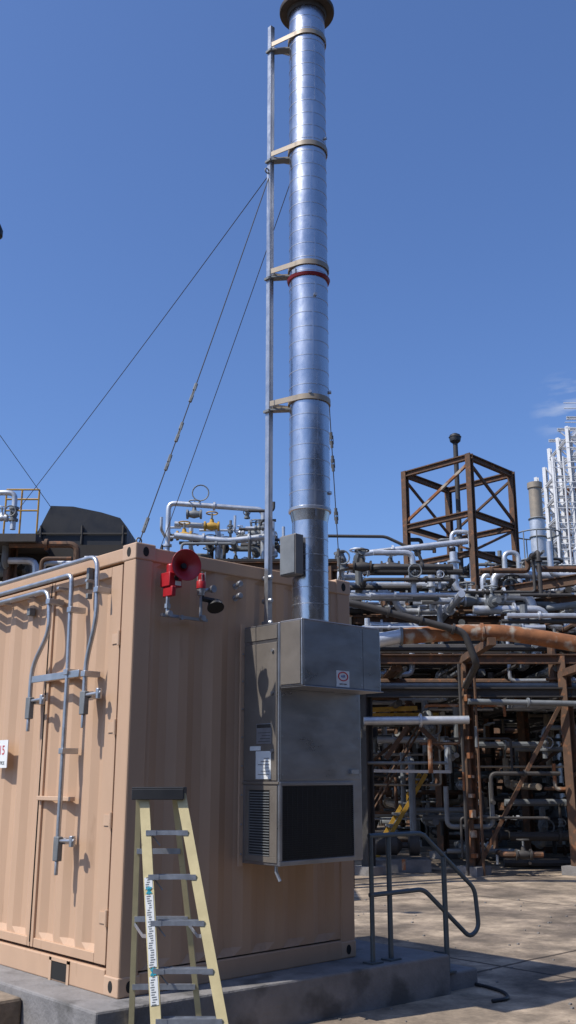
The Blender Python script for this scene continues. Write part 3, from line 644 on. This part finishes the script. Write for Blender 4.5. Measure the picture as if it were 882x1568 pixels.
# ---------------------------------------------------------------- left background cluster
lc=Kit('pipe_manifold',W(-1.2,16,5))
pipe(lc,PIPES,[(-2.04,16,4.7),(-2.04,16,5.82),(-.42,16,5.70),(-.42,16,4.8)],.045,10)
pipe(lc,PIPES,[(-1.95,16.2,5.5),(-1.2,16.2,5.45),(-1.2,16.2,4.9)],.05,10)
pipe(lc,PIPES,[(-1.9,15.8,5.2),(-1.0,15.8,5.1),(-.2,15.8,5.2)],.055,10)
for p,m in (((-1.28,15.8,5.36),YELP),((-1.75,15.9,5.22),YELP),((-1.6,16,5.62),PIPEG),((-.55,16.1,5.3),PIPEG)): valve(lc,W(*p),ER,.05,m)
lc[PIPEG].ring(W(-1.5,16,6.0),EF,.14,.012,16,5)
clutter(lc,38,(-2.1,.6),(15.6,17),(4.6,5.5),(.02,.05),[PIPES,PIPEG,PIPED,PIPES],.5,(.25,1.0))
clutter(lc,12,(-.9,-.2),(15.6,17),(5.0,5.8),(.02,.04),[PIPES,PIPEG,PIPED],.4,(.2,.6))
for r in (-2.2,-.8,.7):
    for f in (15.5,17.2): lc[BROWN].ibeam(W(r,f,GZ),W(r,f,4.6),.14,.14)
for f in (15.5,17.2): lc[BROWN].ibeam(W(-2.3,f,4.6),W(.8,f,4.6),.14,.16)
f=15.5
while f<17.2: lc[DECK].beam(W(-2.3,f,4.7),W(.8,f,4.7),.15,.04); f+=.3
lc.done('manifold')
ck=Kit('engine_cooler',W(-2.9,13,GZ))
def hood(k,r0,r1,f0,f1,z0,z1):
    g=k[BLACK]; i=len(g.v)
    prof=[(r0,z0),(r0-.02,z0+.25*(z1-z0)),(r0+.16,z1),(r0+.30*(r1-r0)+.1,z1-.01),(r0+.7*(r1-r0),z1-.09),(r1-.10,z1-.17),(r1,z1-.30),(r1,z0)]
    for f in (f0,f1):
        for p in prof: g.v.append(tuple(W(p[0],f,p[1])))
    n=len(prof); g.f.append(tuple(i+q for q in range(n))); g.f.append(tuple(i+n+q for q in range(n))[::-1])
    for q in range(n): g.f.append((i+q,i+(q+1)%n,i+n+(q+1)%n,i+n+q))
hood(ck,-3.35,-2.15,12.6,14.2,4.28,4.83)
ck[DECK].obox(W(-3.4,13.3,4.1),ER*1.5,EF*1.0,U_*.12)
for r in (-4.7,-3.4,-2.1):
    for f in (12.5,14.2): ck[BROWN].ibeam(W(r,f,GZ),W(r,f,4.0),.14,.14)
ck[PIPED].obox(W(-3.7,12.5,3.95),ER*1.1,EF*.2,U_*.06); ck[TANP].obox(W(-3.9,13.2,3.5),ER*.7,EF*.6,U_*.32)
for q in (-3.3,-2.75,-2.2): ck[PIPED].beam(W(q,12.58,4.3),W(q,12.58,4.55),.03,.02)
ck[PIPED].beam(W(-3.36,12.58,4.44),W(-2.15,12.58,4.44),.02,.02)
clutter(ck,16,(-4.4,-2.2),(11.6,12.5),(3.6,4.2),(.02,.05),[PIPES,PIPED,BROWN,PIPEG],.3,(.3,.9)); ck.done('cooler')
yc=Kit('valve_platform',W(-3.5,12,4.5))
for r in (-3.62,-3.42,-3.2):
    yc[YELP].tube([W(r,12,4.2),W(r,12,4.88)],.012,6)
for z in (4.6,4.75,4.88): yc[YELP].tube([W(-3.62,12,z),W(-3.2,12,z)],.012,6)
pipe(yc,PIPES,[(-3.72,11.8,4.1),(-3.72,11.8,4.78),(-3.45,11.8,4.78),(-3.45,11.8,4.3)],.035,10); valve(yc,W(-3.45,11.8,4.5),U_,.035,PIPEG); valve(yc,W(-3.6,11.8,4.45),ER,.03,PIPES)
yc[PIPED].obox(W(-3.5,12,4.15),ER*.4,EF*.4,U_*.05); yc[BROWN].ibeam(W(-3.5,12,GZ),W(-3.5,12,4.1),.12,.12); yc.done('platform')
fm=Kit('floodlight_mast',W(-4.4,10,GZ)); fm[PIPEG].tube([W(-4.4,10,GZ),W(-4.4,10,7.6)],.07,12); fm[PIPEG].tube([W(-4.4,10,7.55),W(-3.5,10,7.55),W(-3.42,10,7.47)],.03,8,.1)
fm[BLACK].lathe(W(-3.40,10,7.45),(0,0,-1),[(.03,-.1),(.07,-.04),(.10,.03),(.10,.10),(.08,.12)],18); fm[PIPED].tube([W(-4.4,10,6.6),W(-3.02,12,4.62)],.004,5); fm.done('mast')
# ---------------------------------------------------------------- light, sky, camera
LD=Vector((.62,-.16,-.88)).normalized()
el=math.asin(-LD.z); az=math.atan2(-LD.x,-LD.y)
sl=bpy.data.lights.new('sun','SUN'); sl.energy=5.0; sl.angle=math.radians(.53); sl.color=(1,.95,.87)
so=bpy.data.objects.new('sun',sl); so.rotation_euler=LD.to_track_quat('-Z','Y').to_euler(); sc.collection.objects.link(so)
w=bpy.data.worlds.new('World'); sc.world=w; w.use_nodes=True; nt=w.node_tree; n=nt.nodes; l=nt.links
bg=n['Background']; sky=n.new('ShaderNodeTexSky'); sky.sky_type='NISHITA'; sky.sun_disc=False
sky.sun_elevation=el; sky.sun_rotation=az%(2*math.pi); sky.altitude=0; sky.air_density=1.0; sky.dust_density=1.6; sky.ozone_density=2.2
tint=n.new('ShaderNodeVectorMath'); tint.operation='MULTIPLY'; l.new(sky.outputs[0],tint.inputs[0]); tint.inputs[1].default_value=(.92,1.16,1.60)
tc=n.new('ShaderNodeTexCoord')
dt=n.new('ShaderNodeVectorMath'); dt.operation='DOT_PRODUCT'; l.new(tc.outputs['Generated'],dt.inputs[0]); dt.inputs[1].default_value=Vector((.815,.465,.345)).normalized()
r1=n.new('ShaderNodeMapRange'); r1.inputs[1].default_value=.9990; r1.inputs[2].default_value=.9999; l.new(dt.outputs['Value'],r1.inputs[0])
mp=n.new('ShaderNodeMapping'); mp.inputs['Scale'].default_value=(1,1,4.5); l.new(tc.outputs['Generated'],mp.inputs[0])
nz=n.new('ShaderNodeTexNoise'); nz.inputs['Scale'].default_value=22; nz.inputs['Detail'].default_value=7; l.new(mp.outputs[0],nz.inputs['Vector'])
r2=n.new('ShaderNodeMapRange'); r2.inputs[1].default_value=.48; r2.inputs[2].default_value=.75; r2.inputs[4].default_value=.45; l.new(nz.outputs['Fac'],r2.inputs[0])
mu=n.new('ShaderNodeMath'); mu.operation='MULTIPLY'; l.new(r1.outputs[0],mu.inputs[0]); l.new(r2.outputs[0],mu.inputs[1])
mx=n.new('ShaderNodeMix'); mx.data_type='RGBA'; l.new(mu.outputs[0],mx.inputs['Factor']); l.new(tint.outputs[0],mx.inputs['A']); mx.inputs['B'].default_value=(6.0,6.6,7.8,1)
l.new(mx.outputs['Result'],bg.inputs['Color']); bg.inputs['Strength'].default_value=.105
sc.view_settings.view_transform='Standard'; sc.view_settings.look='None'; sc.view_settings.exposure=0
cd=bpy.data.cameras.new('cam'); co=bpy.data.objects.new('camera',cd); sc.collection.objects.link(co)
co.location=(CX,CY,CZ); co.rotation_euler=(math.radians(90+15.1),0,math.radians(-42.8))
cd.sensor_fit='VERTICAL'; cd.sensor_height=36; cd.lens=34.14; cd.clip_end=3000; cd.clip_start=.05
sc.camera=co
